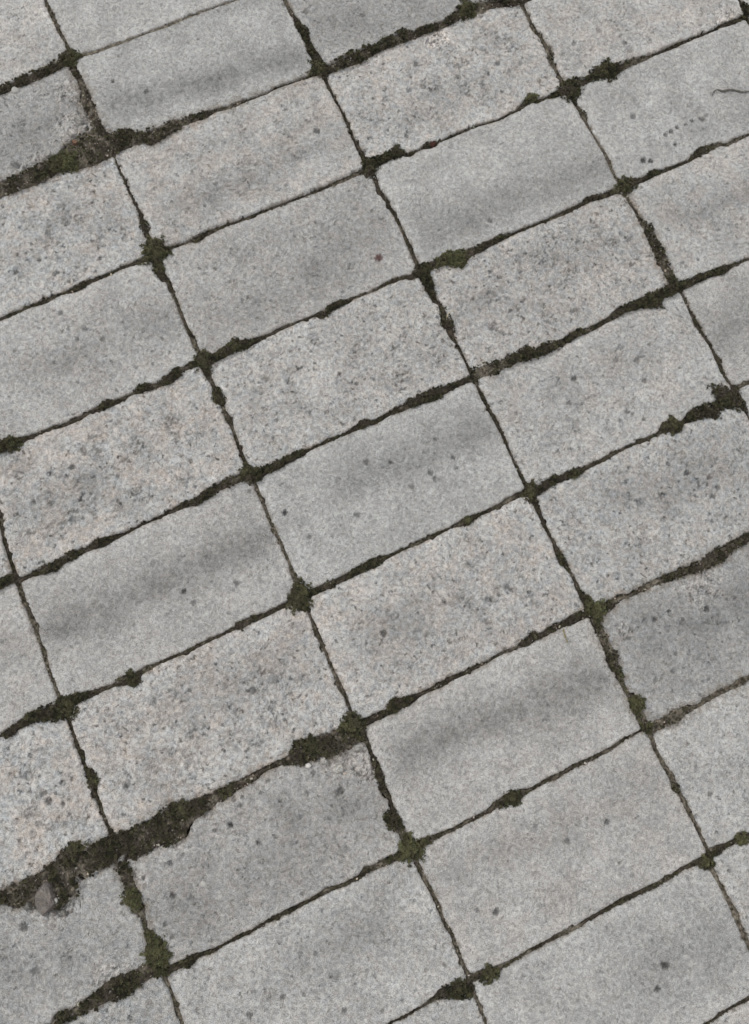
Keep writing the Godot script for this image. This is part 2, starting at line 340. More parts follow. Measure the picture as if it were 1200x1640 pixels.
const CLUMPS := [
	[-18.9, -554.4, 8.1, 0.60, "olive moss cushion on the joint crossing in the upper left corner of the photo"],
	[-58.7, -459.4, 7.9, 1.00, "bright green moss tuft in the wide crumbled joint near the upper left edge"],
	[177.3, -457.9, 8.9, 0.50, "dark green moss cushion on the top joint crossing, left of the speckled stone"],
	[325.9, -462.4, 9.2, 0.60, "fuzzy green moss mound in the wide joint at the top edge"],
	[341.3, -356.7, 4.6, 1.00, "small upright green moss tuft left of the blackish crossing, upper right"],
	[176.3, -351.6, 7.7, 0.10, "blackish moss knot on the crossing at the top centre, above the reddish spot"],
	[205.6, -354.3, 5.5, 0.30, "little broken brown and green moss lump just right of the blackish top centre crossing"],
	[376.4, -348.7, 9.2, 0.05, "black moss knot on the crossing left of the stone with the dotted marks"],
	[415.9, -354.3, 10.4, 0.10, "ragged black moss patch along the joint above the stone with the dotted marks"],
	[376.0, -245.4, 8.5, 0.30, "dark moss knot on the crossing below the two round pits, right side"],
	[-23.6, -352.3, 12.5, 0.60, "large dark green moss cushion on the crossing at the left, well above the middle"],
	[-26.9, -336.3, 5.2, 0.30, "small dark moss lobe hanging below the large cushion at the left"],
	[-25.7, -244.3, 7.7, 0.40, "dark moss on the joint crossing left of the centre of the photo"],
	[3.1, -247.6, 6.2, 0.50, "pointed moss tuft sticking up from the joint just right of the left centre crossing"],
	[205.9, -243.3, 9.2, 0.90, "bright olive moss strip above the coarse speckled stone, right of the reddish spot"],
	[176.8, -242.8, 6.4, 0.20, "narrow dark moss knot on the crossing just right of the reddish spot"],
	[346.2, -138.9, 7.1, 0.30, "spiky dark moss tuft under the joint at the right edge of the coarse speckled stone"],
	[360.4, -33.2, 13.0, 0.00, "large black ragged moss patch at the right edge of the photo, middle height"],
	[306.6, -32.8, 7.5, 0.50, "green and black moss lump left of the large black patch at the right edge"],
	[171.2, -33.4, 7.2, 0.30, "dark moss on the crossing in the middle right, beside the two tiny buttons"],
	[212.1, -31.0, 3.6, 0.90, "tiny green moss button on the joint right of the middle right crossing"],
	[113.6, -33.0, 3.6, 0.90, "tiny green moss button on the thin joint left of the middle right crossing"],
	[-30.1, -141.7, 8.0, 0.40, "dark moss cushion on the crossing just left of the single black pit"],
	[-34.7, -33.6, 10.8, 0.50, "round green moss cushion on the crossing near the middle of the photo"],
	[-229.4, -32.5, 8.3, 0.30, "dark moss cushion on the left crossing under the stone with the long dark band"],
	[-175.8, -30.8, 5.2, 0.40, "moss knob on the joint right of the left edge crossing"],
	[-37.8, 73.4, 9.6, 0.50, "green moss cushion at the corner of the chipped stone, lower centre"],
	[-71.5, 74.8, 8.1, 0.40, "flat dark moss patch along the chipped edge, lower centre left"],
	[-3.9, 73.5, 4.8, 0.50, "small moss button right of the chipped corner"],
	[176.0, 75.2, 7.1, 0.90, "yellow green moss on the crossing beside the dull rough stone, right side"],
	[168.5, 153.7, 6.0, 1.00, "bright green moss strip in the upright joint right of the broad dark band"],
	[-39.9, 173.2, 10.3, 0.70, "wide olive moss cushion on the crossing in the bottom centre"],
	[-41.8, 148.1, 5.2, 0.30, "ragged moss tuft left of the upright joint above the bottom centre crossing"],
	[48.3, 173.9, 6.2, 0.50, "low moss lump on the joint under the stone with the strong dark band"],
	[-48.8, 275.2, 7.8, 0.30, "dark grey green moss patch left of the crossing at the bottom edge"],
	[-24.1, 276.2, 5.5, 0.60, "small moss strip right of the crossing at the bottom edge"],
	[160.4, 279.8, 4.8, 0.80, "small green moss cushion on the crossing in the lower right"],
	[193.3, 277.2, 4.9, 1.00, "bright green moss tuft at the lower right edge of the photo"],
	[-236.4, 115.4, 7.2, 0.80, "green moss plug in the upright joint below the wide brown joint, lower left"],
	[-234.7, 155.7, 9.8, 1.00, "long olive moss cushion on the lower left crossing near the bottom"],
	[-261.3, 66.9, 6.8, 0.40, "dark moss lump on the upper rim of the wide brown joint, lower left"],
	[-179.8, 74.1, 7.4, 0.40, "dark moss ridge on the upper rim of the wide joint, right of the brown soil"],
	[-192.6, -242.6, 6.3, 0.60, "moss tuft on the joint at the left edge, above the pitted pinkish stone"],
	[-28.1, -210.3, 5.1, 0.40, "moss knob in the upright joint under the left centre crossing"],
	[-230.6, 25.4, 4.6, 0.60, "narrow moss plug in the upright joint at the left, above the wide brown joint"]
]
const CHIPS := [
	[-291.1, 86.7, 11.1, 0.25, "chip", "pinkish broken stone chip lying in the wide joint at the lower left"],
	[-82.0, 85.1, 2.4, 0.55, "pebble", "tiny white pebble beside the moss on the chipped edge"],
	[-63.1, 97.2, 5.7, 0.55, "chip", "whitish flat chip on the crumbled corner, lower centre"],
	[-75.2, -541.0, 3.7, 0.34, "pebble", "pale pebble under the joint at the upper left edge"],
	[-72.4, -471.9, 4.2, 0.45, "chip", "pale stone chip on the edge of the crumbled joint, upper left"],
	[-35.8, -492.9, 4.8, 0.42, "chip", "pale broken corner chip beside the upright joint, upper left"],
	[-46.7, -473.9, 3.2, 0.00, "crumb", "orange brown crumb in the crumbled joint, upper left"],
	[237.3, -350.0, 3.9, 0.00, "leaf", "dark red brown leaf scrap on the joint, top centre right"],
	[-185.7, 128.6, 2.7, 0.38, "pebble", "round white pebble set in the darker chipped stone, lower left"],
	[-232.6, 86.1, 3.6, 0.30, "chip", "grey pink crumb in the wide brown joint, lower left"],
	[-69.8, 87.9, 4.3, 0.48, "chip", "small grey chip left of the whitish one, on the crumbled corner"],
	[-42.0, 89.0, 4.3, 0.48, "chip", "small pale chip tucked under the green corner cushion, lower centre"],
	[-305.2, 87.4, 4.0, 0.22, "chip", "brown grey flake left of the broken chip, lower left"],
	[-285.6, 101.7, 3.6, 0.28, "chip", "small flake right below the broken chip, lower left"],
	[-286.6, 92.2, 2.2, 0.55, "pebble", "cream pebble against the broken chip, lower left"]
]


const FIRST_COL := -4
const FIRST_ROW := -4
# look of a stone by "column row": coarseness, warm tint, brightness
const LOOK := {
	"0 -1": [.15, .05, 1.02], "0 0": [.15, .0, 1.0], "0 1": [.55, .4, 1.0], "0 2": [.4, .15, .95], "0 3": [.75, .15, 1.02], "0 4": [.2, .0, .98], "0 5": [.6, .35, 1.02], "0 6": [.15, .1, 1.0], "0 7": [.2, .2, 1.0], "0 8": [.15, .1, 1.0],
	"-1 -1": [.4, .2, 1.06], "-1 0": [.5, .1, .9], "-1 1": [.7, .4, 1.04], "-1 2": [.3, .15, 1.0], "-1 3": [.85, .45, 1.02], "-1 4": [.15, .1, .98], "-1 5": [.7, .35, 1.03], "-1 6": [.45, .15, .92], "-1 7": [.3, .1, 1.0], "-1 8": [.3, .1, 1.0],
	"1 0": [.3, .05, .93], "1 1": [.7, .3, 1.04], "1 2": [.1, .1, 1.0], "1 3": [.8, .25, 1.0], "1 4": [.5, .3, 1.02], "1 5": [.6, .25, 1.0], "1 6": [.45, .1, .9], "1 7": [.3, .1, 1.02], "1 8": [.3, .1, 1.0],
	"2 1": [.5, .3, 1.03], "2 2": [.2, .1, 1.0], "2 3": [.4, .35, 1.0], "2 4": [.15, .1, 1.0], "2 5": [.3, .1, 1.0], "-2 4": [.2, .2, 1.0], "-2 5": [.8, .5, 1.04], "-2 6": [.4, .1, .93],
}
# share of a joint's traced width at which the stone itself has crumbled away (else moss lies over the stone's rim)
const CRUMBLED := {"row -1 1": .95, "row 0 1": .8, "row 0 6": .6, "row -1 6": .95, "row -2 6": .95, "row -2 7": .6, "row -1 0": .7, "col 0 0": .9, "col -1 6": .7, "col 1 6": .8, "row 1 7": .8, "row 1 6": .8, "row 1 1": .6, "col 2 3": .8}

var rough_noise: FastNoiseLite
var fine_noise: FastNoiseLite
var wide_noise: FastNoiseLite
var cell_noise: FastNoiseLite
var stone_mats: Array = []
var moss_mat: StandardMaterial3D
var soil_mat: StandardMaterial3D
var rng := RandomNumberGenerator.new()
# joints filled to the brim with pale silt, hardly any moss
const SILTED := {"row 0 0": 1.0, "col 0 4": .5, "col 0 5": .4, "col 1 7": .6, "col 1 8": .7, "col 0 8": .6, "col 0 7": .4, "col -1 7": .6, "row 1 7": .5, "col 2 1": .5, "col 2 2": .6, "col 0 -1": .5, "col -1 4": .4, "row 0 7": .25, "row 0 2": .2}
var joint_cache := {}
var shoot_variants: Array = []


func _ready() -> void:
	rng.seed = 4711
	set_view_and_light()
	set_noises()
	set_materials()
	build_ground()
	build_pavement()
	build_soil()
	build_moss()
	build_clumps()
	build_grit()
	build_small_things()


func set_view_and_light() -> void:
	var cam := Camera3D.new()
	cam.name = "camera"
	cam.fov = 57.328
	cam.near = 0.02
	cam.far = 200.0
	add_child(cam)
	cam.transform = Transform3D(Basis(Vector3(0.901653, 0.057368, 0.428638), Vector3(0.408464, 0.212594, -0.887672), Vector3(-0.14205, 0.975455, 0.168253)).orthonormalized(), Vector3(-0.05913, 0.73491, 0.05553))
	cam.current = true
	var sky_mat := ProceduralSkyMaterial.new()
	sky_mat.sky_top_color = Color(0.95, 0.95, 0.945)
	sky_mat.sky_horizon_color = Color(0.89, 0.89, 0.885)
	sky_mat.sky_curve = 0.3
	sky_mat.ground_bottom_color = Color(0.45, 0.45, 0.44)
	sky_mat.ground_horizon_color = Color(0.62, 0.63, 0.63)
	var sky := Sky.new()
	sky.sky_material = sky_mat
	var env := Environment.new()
	env.background_mode = Environment.BG_SKY
	env.sky = sky
	env.background_energy_multiplier = SKY_ENERGY
	env.tonemap_mode = Environment.TONE_MAPPER_LINEAR
	env.tonemap_exposure = EXPOSURE
	env.sdfgi_enabled = true
	env.ssao_enabled = true
	env.ssil_enabled = true
	var world := WorldEnvironment.new()
	world.name = "world_environment"
	world.environment = env
	add_child(world)
	var sun := DirectionalLight3D.new()
	sun.name = "sun"
	sun.light_energy = SUN_ENERGY
	sun.light_angular_distance = 11.0
	sun.light_color = Color(1.0, 0.98, 0.95)
	sun.shadow_enabled = true
	add_child(sun)
	sun.look_at_from_position(Vector3(-1.4, 1.6, -1.7), Vector3.ZERO, Vector3.UP)


func new_noise(seed_value: int, frequency: float, octaves: int, kind := FastNoiseLite.TYPE_SIMPLEX_SMOOTH) -> FastNoiseLite:
	var n := FastNoiseLite.new()
	n.seed = seed_value
	n.noise_type = kind
	n.frequency = frequency
	n.fractal_type = FastNoiseLite.FRACTAL_FBM if octaves > 1 else FastNoiseLite.FRACTAL_NONE
	n.fractal_octaves = octaves
	return n


func set_noises() -> void:
	rough_noise = new_noise(11, 0.12, 3)
	fine_noise = new_noise(23, 0.45, 2)
	wide_noise = new_noise(37, 0.022, 3)
	cell_noise = new_noise(51, 0.42, 1, FastNoiseLite.TYPE_CELLULAR)
	cell_noise.cellular_return_type = FastNoiseLite.RETURN_CELL_VALUE
	cell_noise.cellular_jitter = 1.0


# ---------------------------------------------------------------- materials

func noise_bytes(n: FastNoiseLite, side: int) -> PackedByteArray:
	return n.get_image(side, side, false, false, false).get_data()


func warp(n: FastNoiseLite) -> void:
	n.domain_warp_enabled = true
	n.domain_warp_amplitude = 9.0
	n.domain_warp_frequency = 0.05
	n.domain_warp_fractal_type = FastNoiseLite.DOMAIN_WARP_FRACTAL_NONE


func grain_texture(seed_value: int, coarse: float, side: int) -> Array:
	# one texel is a quarter of a millimetre: sand grains, pores and a few pale or dark bits of gravel
	var grit := noise_bytes(new_noise(seed_value, 0.28, 2), side)
	var sand_n := new_noise(seed_value + 1, 0.16, 1, FastNoiseLite.TYPE_CELLULAR)
	sand_n.cellular_return_type = FastNoiseLite.RETURN_CELL_VALUE
	var sand := noise_bytes(sand_n, side)
	var gravel_n := new_noise(seed_value + 2, 0.075, 1, FastNoiseLite.TYPE_CELLULAR)
	gravel_n.cellular_return_type = FastNoiseLite.RETURN_CELL_VALUE
	for n in [gravel_n]:
		warp(n)
	var gravel := noise_bytes(gravel_n, side)
	var gravel_edge_n := new_noise(seed_value + 2, 0.075, 1, FastNoiseLite.TYPE_CELLULAR)
	gravel_edge_n.cellular_return_type = FastNoiseLite.RETURN_DISTANCE
	warp(gravel_edge_n)
	var gravel_edge := noise_bytes(gravel_edge_n, side)
	var blotch := noise_bytes(new_noise(seed_value + 3, 0.05, 3), side)
	var tone := PackedByteArray()
	tone.resize(side * side * 3)
	var relief := PackedByteArray()
	relief.resize(side * side)
	var warm_noise := noise_bytes(new_noise(seed_value + 4, 0.03, 2), side)
	for k in side * side:
		var v := 206.0 + (grit[k] - 128) * (0.53 + 0.06 * coarse) + (sand[k] - 128) * (0.13 + 0.02 * coarse) + (blotch[k] - 128) * (0.14 + 0.10 * coarse)
		var h := 140.0 + (grit[k] - 128) * 0.40 + (sand[k] - 128) * 0.28 + (blotch[k] - 128) * 0.25
		var warm := (warm_noise[k] - 128) * 0.03 * (0.3 + coarse)
		if gravel_edge[k] < 110 and gravel[k] > 232 and blotch[k] < 122:
			var deep := (110 - gravel_edge[k]) / 60.0 * (122 - blotch[k]) / 30.0
			v -= (10.0 + 30.0 * coarse) * minf(deep, 1.2)
			h -= 60.0 * minf(deep, 1.0)
		elif gravel[k] < 10 and gravel_edge[k] < 90:
			v += 12.0
			h += 25.0
		tone[k * 3] = clampi(int(v + warm), 20, 255)
		tone[k * 3 + 1] = clampi(int(v), 20, 255)
		tone[k * 3 + 2] = clampi(int(v - warm), 20, 255)
		relief[k] = clampi(int(h), 0, 255)
	return [ImageTexture.create_from_image(Image.create_from_data(side, side, false, Image.FORMAT_RGB8, tone)), ImageTexture.create_from_image(Image.create_from_data(side, side, false, Image.FORMAT_L8, relief))]


func set_materials() -> void:
	for k in 3:
		var t := grain_texture(100 + k * 10, [0.1, 0.5, 1.0][k], 1024)
		var m := StandardMaterial3D.new()
		m.resource_name = "weathered_concrete"
		m.albedo_color = Color.WHITE
		m.albedo_texture = t[0]
		m.vertex_color_use_as_albedo = true
		m.roughness = 0.92
		m.metallic_specular = 0.3
		m.heightmap_enabled = true
		m.heightmap_texture = t[1]
		m.heightmap_scale = [0.10, 0.11, 0.12][k]
		stone_mats.append(m)
	moss_mat = StandardMaterial3D.new()
	moss_mat.resource_name = "moss"
	moss_mat.albedo_color = Color(0.2, 0.2, 0.2).linear_to_srgb()
	moss_mat.vertex_color_use_as_albedo = true
	moss_mat.roughness = 0.9
	moss_mat.metallic_specular = 0.2
	moss_mat.backlight_enabled = true
	moss_mat.backlight = Color(0.2, 0.2, 0.1)
	soil_mat = StandardMaterial3D.new()
	soil_mat.resource_name = "soil"
	soil_mat.albedo_color = Color(0.25, 0.25, 0.25).linear_to_srgb()
	soil_mat.vertex_color_use_as_albedo = true
	soil_mat.roughness = 0.95
	soil_mat.metallic_specular = 0.2
	soil_mat.heightmap_enabled = true
	soil_mat.heightmap_texture = stone_mats[2].heightmap_texture
	soil_mat.heightmap_scale = 0.06
	soil_mat.uv1_triplanar = true
	soil_mat.uv1_world_triplanar = true
	soil_mat.uv1_scale = Vector3(4, 4, 4)


func tag(o: Node, label: String, category: String, group := "", kind := "") -> void:
	o.set_meta("label", label)
	if category:
		o.set_meta("category", category)
	if group:
		o.set_meta("group", group)
	if kind:
		o.set_meta("kind", kind)


func mesh_from(v: PackedVector3Array, n: PackedVector3Array, c: PackedColorArray, uv: PackedVector2Array, index: PackedInt32Array) -> ArrayMesh:
	var a := []
	a.resize(Mesh.ARRAY_MAX)
	a[Mesh.ARRAY_VERTEX] = v
	a[Mesh.ARRAY_NORMAL] = n
	a[Mesh.ARRAY_COLOR] = c
	if uv.size():
		a[Mesh.ARRAY_TEX_UV] = uv
	a[Mesh.ARRAY_INDEX] = index
	var m := ArrayMesh.new()
	m.add_surface_from_arrays(Mesh.PRIMITIVE_TRIANGLES, a)
	return m


func build_ground() -> void:
	var m := PlaneMesh.new()
	m.size = Vector2(120, 120)
	m.subdivide_width = 1
	var o := MeshInstance3D.new()
	o.name = "ground"
	o.mesh = m
	var g := StandardMaterial3D.new()
	g.resource_name = "bedding_sand"
	g.albedo_color = Color(0.19, 0.17, 0.14)
	g.roughness = 0.95
	g.heightmap_enabled = true
	g.heightmap_texture = stone_mats[2].heightmap_texture
	g.heightmap_scale = 0.1
	g.uv1_triplanar = true
	g.uv1_world_triplanar = true
	g.uv1_scale = Vector3(4, 4, 4)
	o.material_override = g
	o.position.y = -0.008
	o.set_meta("kind", "structure")
	add_child(o)


# ---------------------------------------------------------------- the joints

func junction(c: int, r: int) -> Vector2:
	var row: Array = JUNCTIONS[r]
	var k := (c - FIRST_COL) * 2
	return Vector2(row[k], row[k + 1]) * 0.1


# the joint from one crossing to the next: its two dark edges and its two stone edges, each sampled every millimetre
func joint(kind: String, c: int, r: int) -> Dictionary:
	var key := "%s %d %d" % [kind, c, r]
	if joint_cache.has(key):
		return joint_cache[key]
	var a := junction(c, r)
	var b := junction(c + 1, r) if kind == "row" else junction(c, r + 1)
	var axis := (b - a).normalized()
	var across := Vector2(-axis.y, axis.x) if kind == "row" else Vector2(axis.y, -axis.x)
	var length := a.distance_to(b)
	var traced: Array = JOINTS.get(key, [])
	var count := int(ceil(length)) + 1
	var low := PackedFloat32Array()
	var high := PackedFloat32Array()
	var stone_low := PackedFloat32Array()
	var stone_high := PackedFloat32Array()
	var crumbled: float = CRUMBLED.get(key, 0.42)
	var at := 0
	var points: int = traced.size() / 3
	for k in count:
		var t := minf(k / length, 1.0)
		var p := a + axis * minf(k, length)
		var lo := -1.8
		var hi := 1.8
		if points:
			while at < points - 1 and traced[at * 3 + 3] * 0.001 < t:
				at += 1
			var t0: float = traced[at * 3] * 0.001
			if at < points - 1 and t > t0:
				var t1: float = traced[at * 3 + 3] * 0.001
				var f := smoothstep(0.0, 1.0, (t - t0) / maxf(t1 - t0, 1e-4))
				lo = lerpf(traced[at * 3 + 1], traced[at * 3 + 4], f) * 0.1
				hi = lerpf(traced[at * 3 + 2], traced[at * 3 + 5], f) * 0.1
			else:
				lo = traced[at * 3 + 1] * 0.1
				hi = traced[at * 3 + 2] * 0.1
		var slim := 0.32 * (1.0 - smoothstep(5.0, 9.0, hi - lo)) if points else 0.0
		lo += slim
		hi -= slim
		var middle := (lo + hi) / 2
		var half := (hi - lo) / 2
		var ragged := clampf(half * 0.16, 0.15, 0.8) * (1.0 + 1.3 * smoothstep(0.5, 0.9, crumbled))
		var bare := half if half < 2.4 else 2.4 + (half - 2.4) * crumbled
		low.append(lo + rough_noise.get_noise_3d(p.x * 2.2, 5, p.y * 2.2) * ragged)
		high.append(hi + rough_noise.get_noise_3d(p.x * 2.2, 90, p.y * 2.2) * ragged)
		stone_low.append(middle - bare + rough_noise.get_noise_3d(p.x * 2.0, 5, p.y * 2.0) * ragged)
		stone_high.append(middle + bare + rough_noise.get_noise_3d(p.x * 2.0, 90, p.y * 2.0) * ragged)
	var d := {"a": a, "axis": axis, "across": across, "length": length, "low": low, "high": high, "stone_low": stone_low, "stone_high": stone_high, "traced": points > 0, "silted": SILTED.get(key, 0.0), "crumbled": crumbled}
	joint_cache[key] = d
	return d


func sample(list: PackedFloat32Array, t: float) -> float:
	var x := clampf(t, 0.0, 1.0) * (list.size() - 1)
	var k := mini(int(x), list.size() - 2)
	return lerpf(list[k], list[k + 1], x - k)


# ---------------------------------------------------------------- paving stones

func ticks(length: float, step: float, dense: bool) -> PackedFloat32Array:
	var rim := [0.0, 0.3, 0.7, 1.2, 1.8, 2.6, 3.6] if dense else [0.0, 0.8, 2.0, 4.0]
	var out := PackedFloat32Array()
	var inner: float = length - 2 * rim[-1]
	var n := int(ceil(inner / step))
	for x in rim:
		out.append(x / length)
	for k in range(1, n):
		out.append((rim[-1] + inner * k / n) / length)
	for k in rim.size():
		out.append(1.0 - rim[rim.size() - 1 - k] / length)
	return out


func paving_stone(c: int, r: int, dense: bool) -> ArrayMesh:
	var top := joint("row", c, r)
	var bottom := joint("row", c, r + 1)
	var left := joint("col", c, r)
	var right := joint("col", c + 1, r)
	var p00 := junction(c, r)
	var p10 := junction(c + 1, r)
	var p01 := junction(c, r + 1)
	var p11 := junction(c + 1, r + 1)
	var look: Array = LOOK.get("%d %d" % [c, r], [rng.randf_range(.1, .8), rng.randf_range(0, .4), rng.randf_range(.93, 1.05)])
	var coarse: float = look[0]
	var pink: float = look[1]
	var bright: float = 1.0 + (look[2] - 1.0) * 1.5
	var cast := rng.randf_range(-.008, .012)
	var us := ticks(200.0, 1.15 if dense else 8.0, dense)
	var vs := ticks(104.0, 1.15 if dense else 8.0, dense)
	var nu := us.size()
	var nv := vs.size()
	var middle := (p00 + p10 + p01 + p11) / 4
	var streaks := []
	var pits := []
	var worn := []
	for s in STREAKS:
		var m := Vector2(s[0] + s[2], s[1] + s[3]) / 2
		if absf((m - middle).dot(top.axis)) < 100 and absf((m - middle).dot(left.axis)) < 52:
			streaks.append(s)
	for s in PITS:
		if Vector2(s[0], s[1]).distance_to(middle) < 125:
			pits.append(s)
	for s in WORN:
		if Vector2(s[0], s[1]).distance_to(middle) < 165:
			worn.append(s)
	var lift := rng.randf_range(-0.9, 0.7)
	var tilt := Vector2(rng.randf_range(-.007, .007), rng.randf_range(-.012, .012))
	if c == 2 and r == 2:
		lift = 0.0
		tilt = Vector2.ZERO
	var radius := rng.randf_range(2.2, 4.2)
	var arris := rng.randf_range(1.1, 2.0)
	var flip := 1.0 if rng.randf() < .5 else -1.0
	var shift := Vector2(rng.randf(), rng.randf())
	var seed_y := float(c * 37 + r * 101)
	# a ring of wall vertices runs round the top
	var v := PackedVector3Array()
	var col := PackedColorArray()
	var uv := PackedVector2Array()
	v.resize((nu + 2) * (nv + 2))
	col.resize(v.size())
	uv.resize(v.size())
	for j in range(-1, nv + 1):
		var t := vs[clampi(j, 0, nv - 1)]
		var ol := sample(left.stone_high, t)
		var orr := sample(right.stone_low, t)
		for i in range(-1, nu + 1):
			var s := us[clampi(i, 0, nu - 1)]
			var wall := i < 0 or j < 0 or i == nu or j == nv
			var ot := sample(top.stone_high, s)
			var ob := sample(bottom.stone_low, s)
			# distances to the sides, corners rounded
			var du := minf(s, 1 - s) * 200.0
			var dv := minf(t, 1 - t) * 104.0
			var s2 := s
			var t2 := t
			var edge := minf(du, dv)
			if du < radius and dv < radius:
				var qa := (radius - du) / radius
				var qb := (radius - dv) / radius
				var ra := qa * sqrt(1 - qb * qb / 2)
				var rb := qb * sqrt(1 - qa * qa / 2)
				s2 += (qa - ra) * radius / 200.0 * (1 if s < .5 else -1)
				t2 += (qb - rb) * radius / 104.0 * (1 if t < .5 else -1)
				edge = radius * (1 - maxf(qa, qb))
			var p := p00.lerp(p10, s2).lerp(p01.lerp(p11, s2), t2)
			p += top.across * ot * (1 - t2) + bottom.across * ob * t2 + left.across * ol * (1 - s2) + right.across * orr * s2
			var near := clampf(1 - edge / 4.0, 0, 1)
			if near > 0:
				p += Vector2(fine_noise.get_noise_3d(p.x, 7 + seed_y, p.y), fine_noise.get_noise_3d(p.x, 70 + seed_y, p.y)) * 0.6 * near
				# small bites broken out of the rim
				var bite := smoothstep(0.22, 0.5, rough_noise.get_noise_3d(p.x * 0.9, 130 + seed_y, p.y * 0.9)) * near * (1.1 + coarse)
				p += (middle - p).normalized() * bite
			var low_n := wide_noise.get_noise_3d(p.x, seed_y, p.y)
			var mid_n := rough_noise.get_noise_3d(p.x, seed_y, p.y)
			var fin_n := fine_noise.get_noise_3d(p.x, seed_y, p.y)
			var y := lift + (p - middle).dot(tilt) + low_n * 0.6 + mid_n * (0.10 + 0.25 * coarse) + fin_n * (0.05 + 0.14 * coarse)
			if edge < arris:
				y -= arris * 0.8 * (1 - sqrt(maxf(0.0, 1 - pow(1 - edge / arris, 2))))
			y -= 0.5 * pow(clampf(1 - edge / 9.0, 0, 1), 2)
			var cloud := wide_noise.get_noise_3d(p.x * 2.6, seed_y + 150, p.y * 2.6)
			var rim_light := smoothstep(13.0, 3.0, edge + 7.0 * cloud) * 0.055
			# worn patches: the skin of the block has gone there and the pitted core shows; the margins keep their skin
			var inner := smoothstep(4.0, 26.0, edge + 16.0 * cloud)
			var wear := clampf(0.25 + 1.5 * wide_noise.get_noise_3d(p.x * 2.0, seed_y + 500, p.y * 2.0) + 0.5 * cloud, 0, 1) * (0.25 + 0.75 * inner)
			var core := coarse * (0.25 + 0.95 * wear) + 0.10 * wear
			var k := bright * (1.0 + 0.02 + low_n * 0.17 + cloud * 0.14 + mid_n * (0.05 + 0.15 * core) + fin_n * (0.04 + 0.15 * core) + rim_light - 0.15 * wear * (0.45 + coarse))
			var warm := pink * clampf(0.30 + wide_noise.get_noise_3d(p.x * 1.7, seed_y + 300, p.y * 1.7) * 2.2 + mid_n * 0.5, 0, 1) * 0.165 + 0.004 + cast
			var cell := cell_noise.get_noise_3d(p.x, seed_y, p.y)
			var along: float = (p - middle).dot(top.axis)
			var over: float = (p - middle).dot(left.axis)
			var mottle := rough_noise.get_noise_3d(along * 1.1, seed_y + 250, over * 2.3)
			var pock := smoothstep(0.10, 0.60, -fin_n * 0.55 - mottle * 0.85 + (core - 0.66) * 0.6) * clampf(core * 1.6, 0, 1)
			k *= 1.0 + 0.09 * mottle * (0.4 + core)
			k *= 1.0 - 0.46 * pock
			y -= 0.55 * pock
			if cell > 0.99 - 0.06 * core:
				k *= 0.80
				y -= 0.15
			elif cell < -0.95 + 0.16 * core:
				k *= 1.09
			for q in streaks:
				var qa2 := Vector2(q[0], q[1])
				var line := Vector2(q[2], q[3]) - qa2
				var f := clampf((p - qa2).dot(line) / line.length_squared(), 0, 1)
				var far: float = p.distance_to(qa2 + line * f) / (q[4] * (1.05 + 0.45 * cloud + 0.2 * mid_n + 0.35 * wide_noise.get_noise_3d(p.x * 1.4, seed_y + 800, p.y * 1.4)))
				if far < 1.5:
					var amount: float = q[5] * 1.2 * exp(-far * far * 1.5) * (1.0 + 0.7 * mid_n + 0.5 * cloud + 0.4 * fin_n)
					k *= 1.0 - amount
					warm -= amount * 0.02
			for q in worn:
				var far: float = p.distance_to(Vector2(q[0], q[1])) / q[2] + rough_noise.get_noise_3d(p.x * 1.2, 44, p.y * 1.2) * 0.55
				if far < 1.0:
					var amount := smoothstep(1.0, 0.55, far)
					y -= q[3] * amount * (0.55 + 0.7 * rough_noise.get_noise_3d(p.x * 1.6, 66, p.y * 1.6) + 0.25 * cell) * clampf(1.3 - edge / 14.0, 0.12, 1)
					k *= clampf(1.0 + amount * (0.11 + 0.9 * fin_n - 1.5 * maxf(0, -mid_n - 0.08) + 0.16 * cell), 0.3, 1.3)
					warm += amount * 0.03
			for q in pits:
				var far: float = p.distance_to(Vector2(q[0], q[1])) / q[2] + fin_n * 0.45 + mid_n * 0.35
				if far < 1.15:
					var amount: float = minf(1.0, q[3] * 1.25) * smoothstep(1.15, 0.6, far)
					y -= amount * minf(q[2] * 0.6, 1.6)
					k *= 1.0 - amount * 0.74
			# dirt along the rim, grown in from the joint
			var side: Dictionary = (top if t < .5 else bottom) if dv < du else (left if s < .5 else right)
			var reach := (1.6 + 2.6 * maxf(0, mid_n + 0.25)) * (1.0 + 2.2 * smoothstep(0.45, 0.9, side.crumbled))
			var dirt := clampf(1.0 - edge / reach, 0, 1) * clampf(0.55 + mid_n * 1.4 + 0.25 * smoothstep(0.45, 0.9, side.crumbled), 0, 1)
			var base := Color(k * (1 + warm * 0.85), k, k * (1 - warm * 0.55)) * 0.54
			base = base.lerp(Color(0.21, 0.165, 0.115), dirt * 0.6)
			if c == 0 and r == 2:
				var spot: float = p.distance_to(Vector2(147.0, -271.1)) / 4.3 + fin_n * 0.3
				if spot < 1:
					base = base.lerp(Color(0.13, 0.075, 0.07), smoothstep(1.0, 0.6, spot) * 0.95)
			if wall:
				y = -40.0
				base = Color(0.2, 0.18, 0.15)
			var n := (j + 1) * (nu + 2) + i + 1
			v[n] = Vector3(p.x, y, p.y) * 0.001
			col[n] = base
			uv[n] = (p - middle) * flip / 256.0 + shift
	var w := nu + 2
	var h := nv + 2
	var index := PackedInt32Array()
	for j in h - 1:
		for i in w - 1:
			var q := j * w + i
			index.append_array([q, q + 1, q + w, q + 1, q + w + 1, q + w])
	var normals := PackedVector3Array()
	normals.resize(v.size())
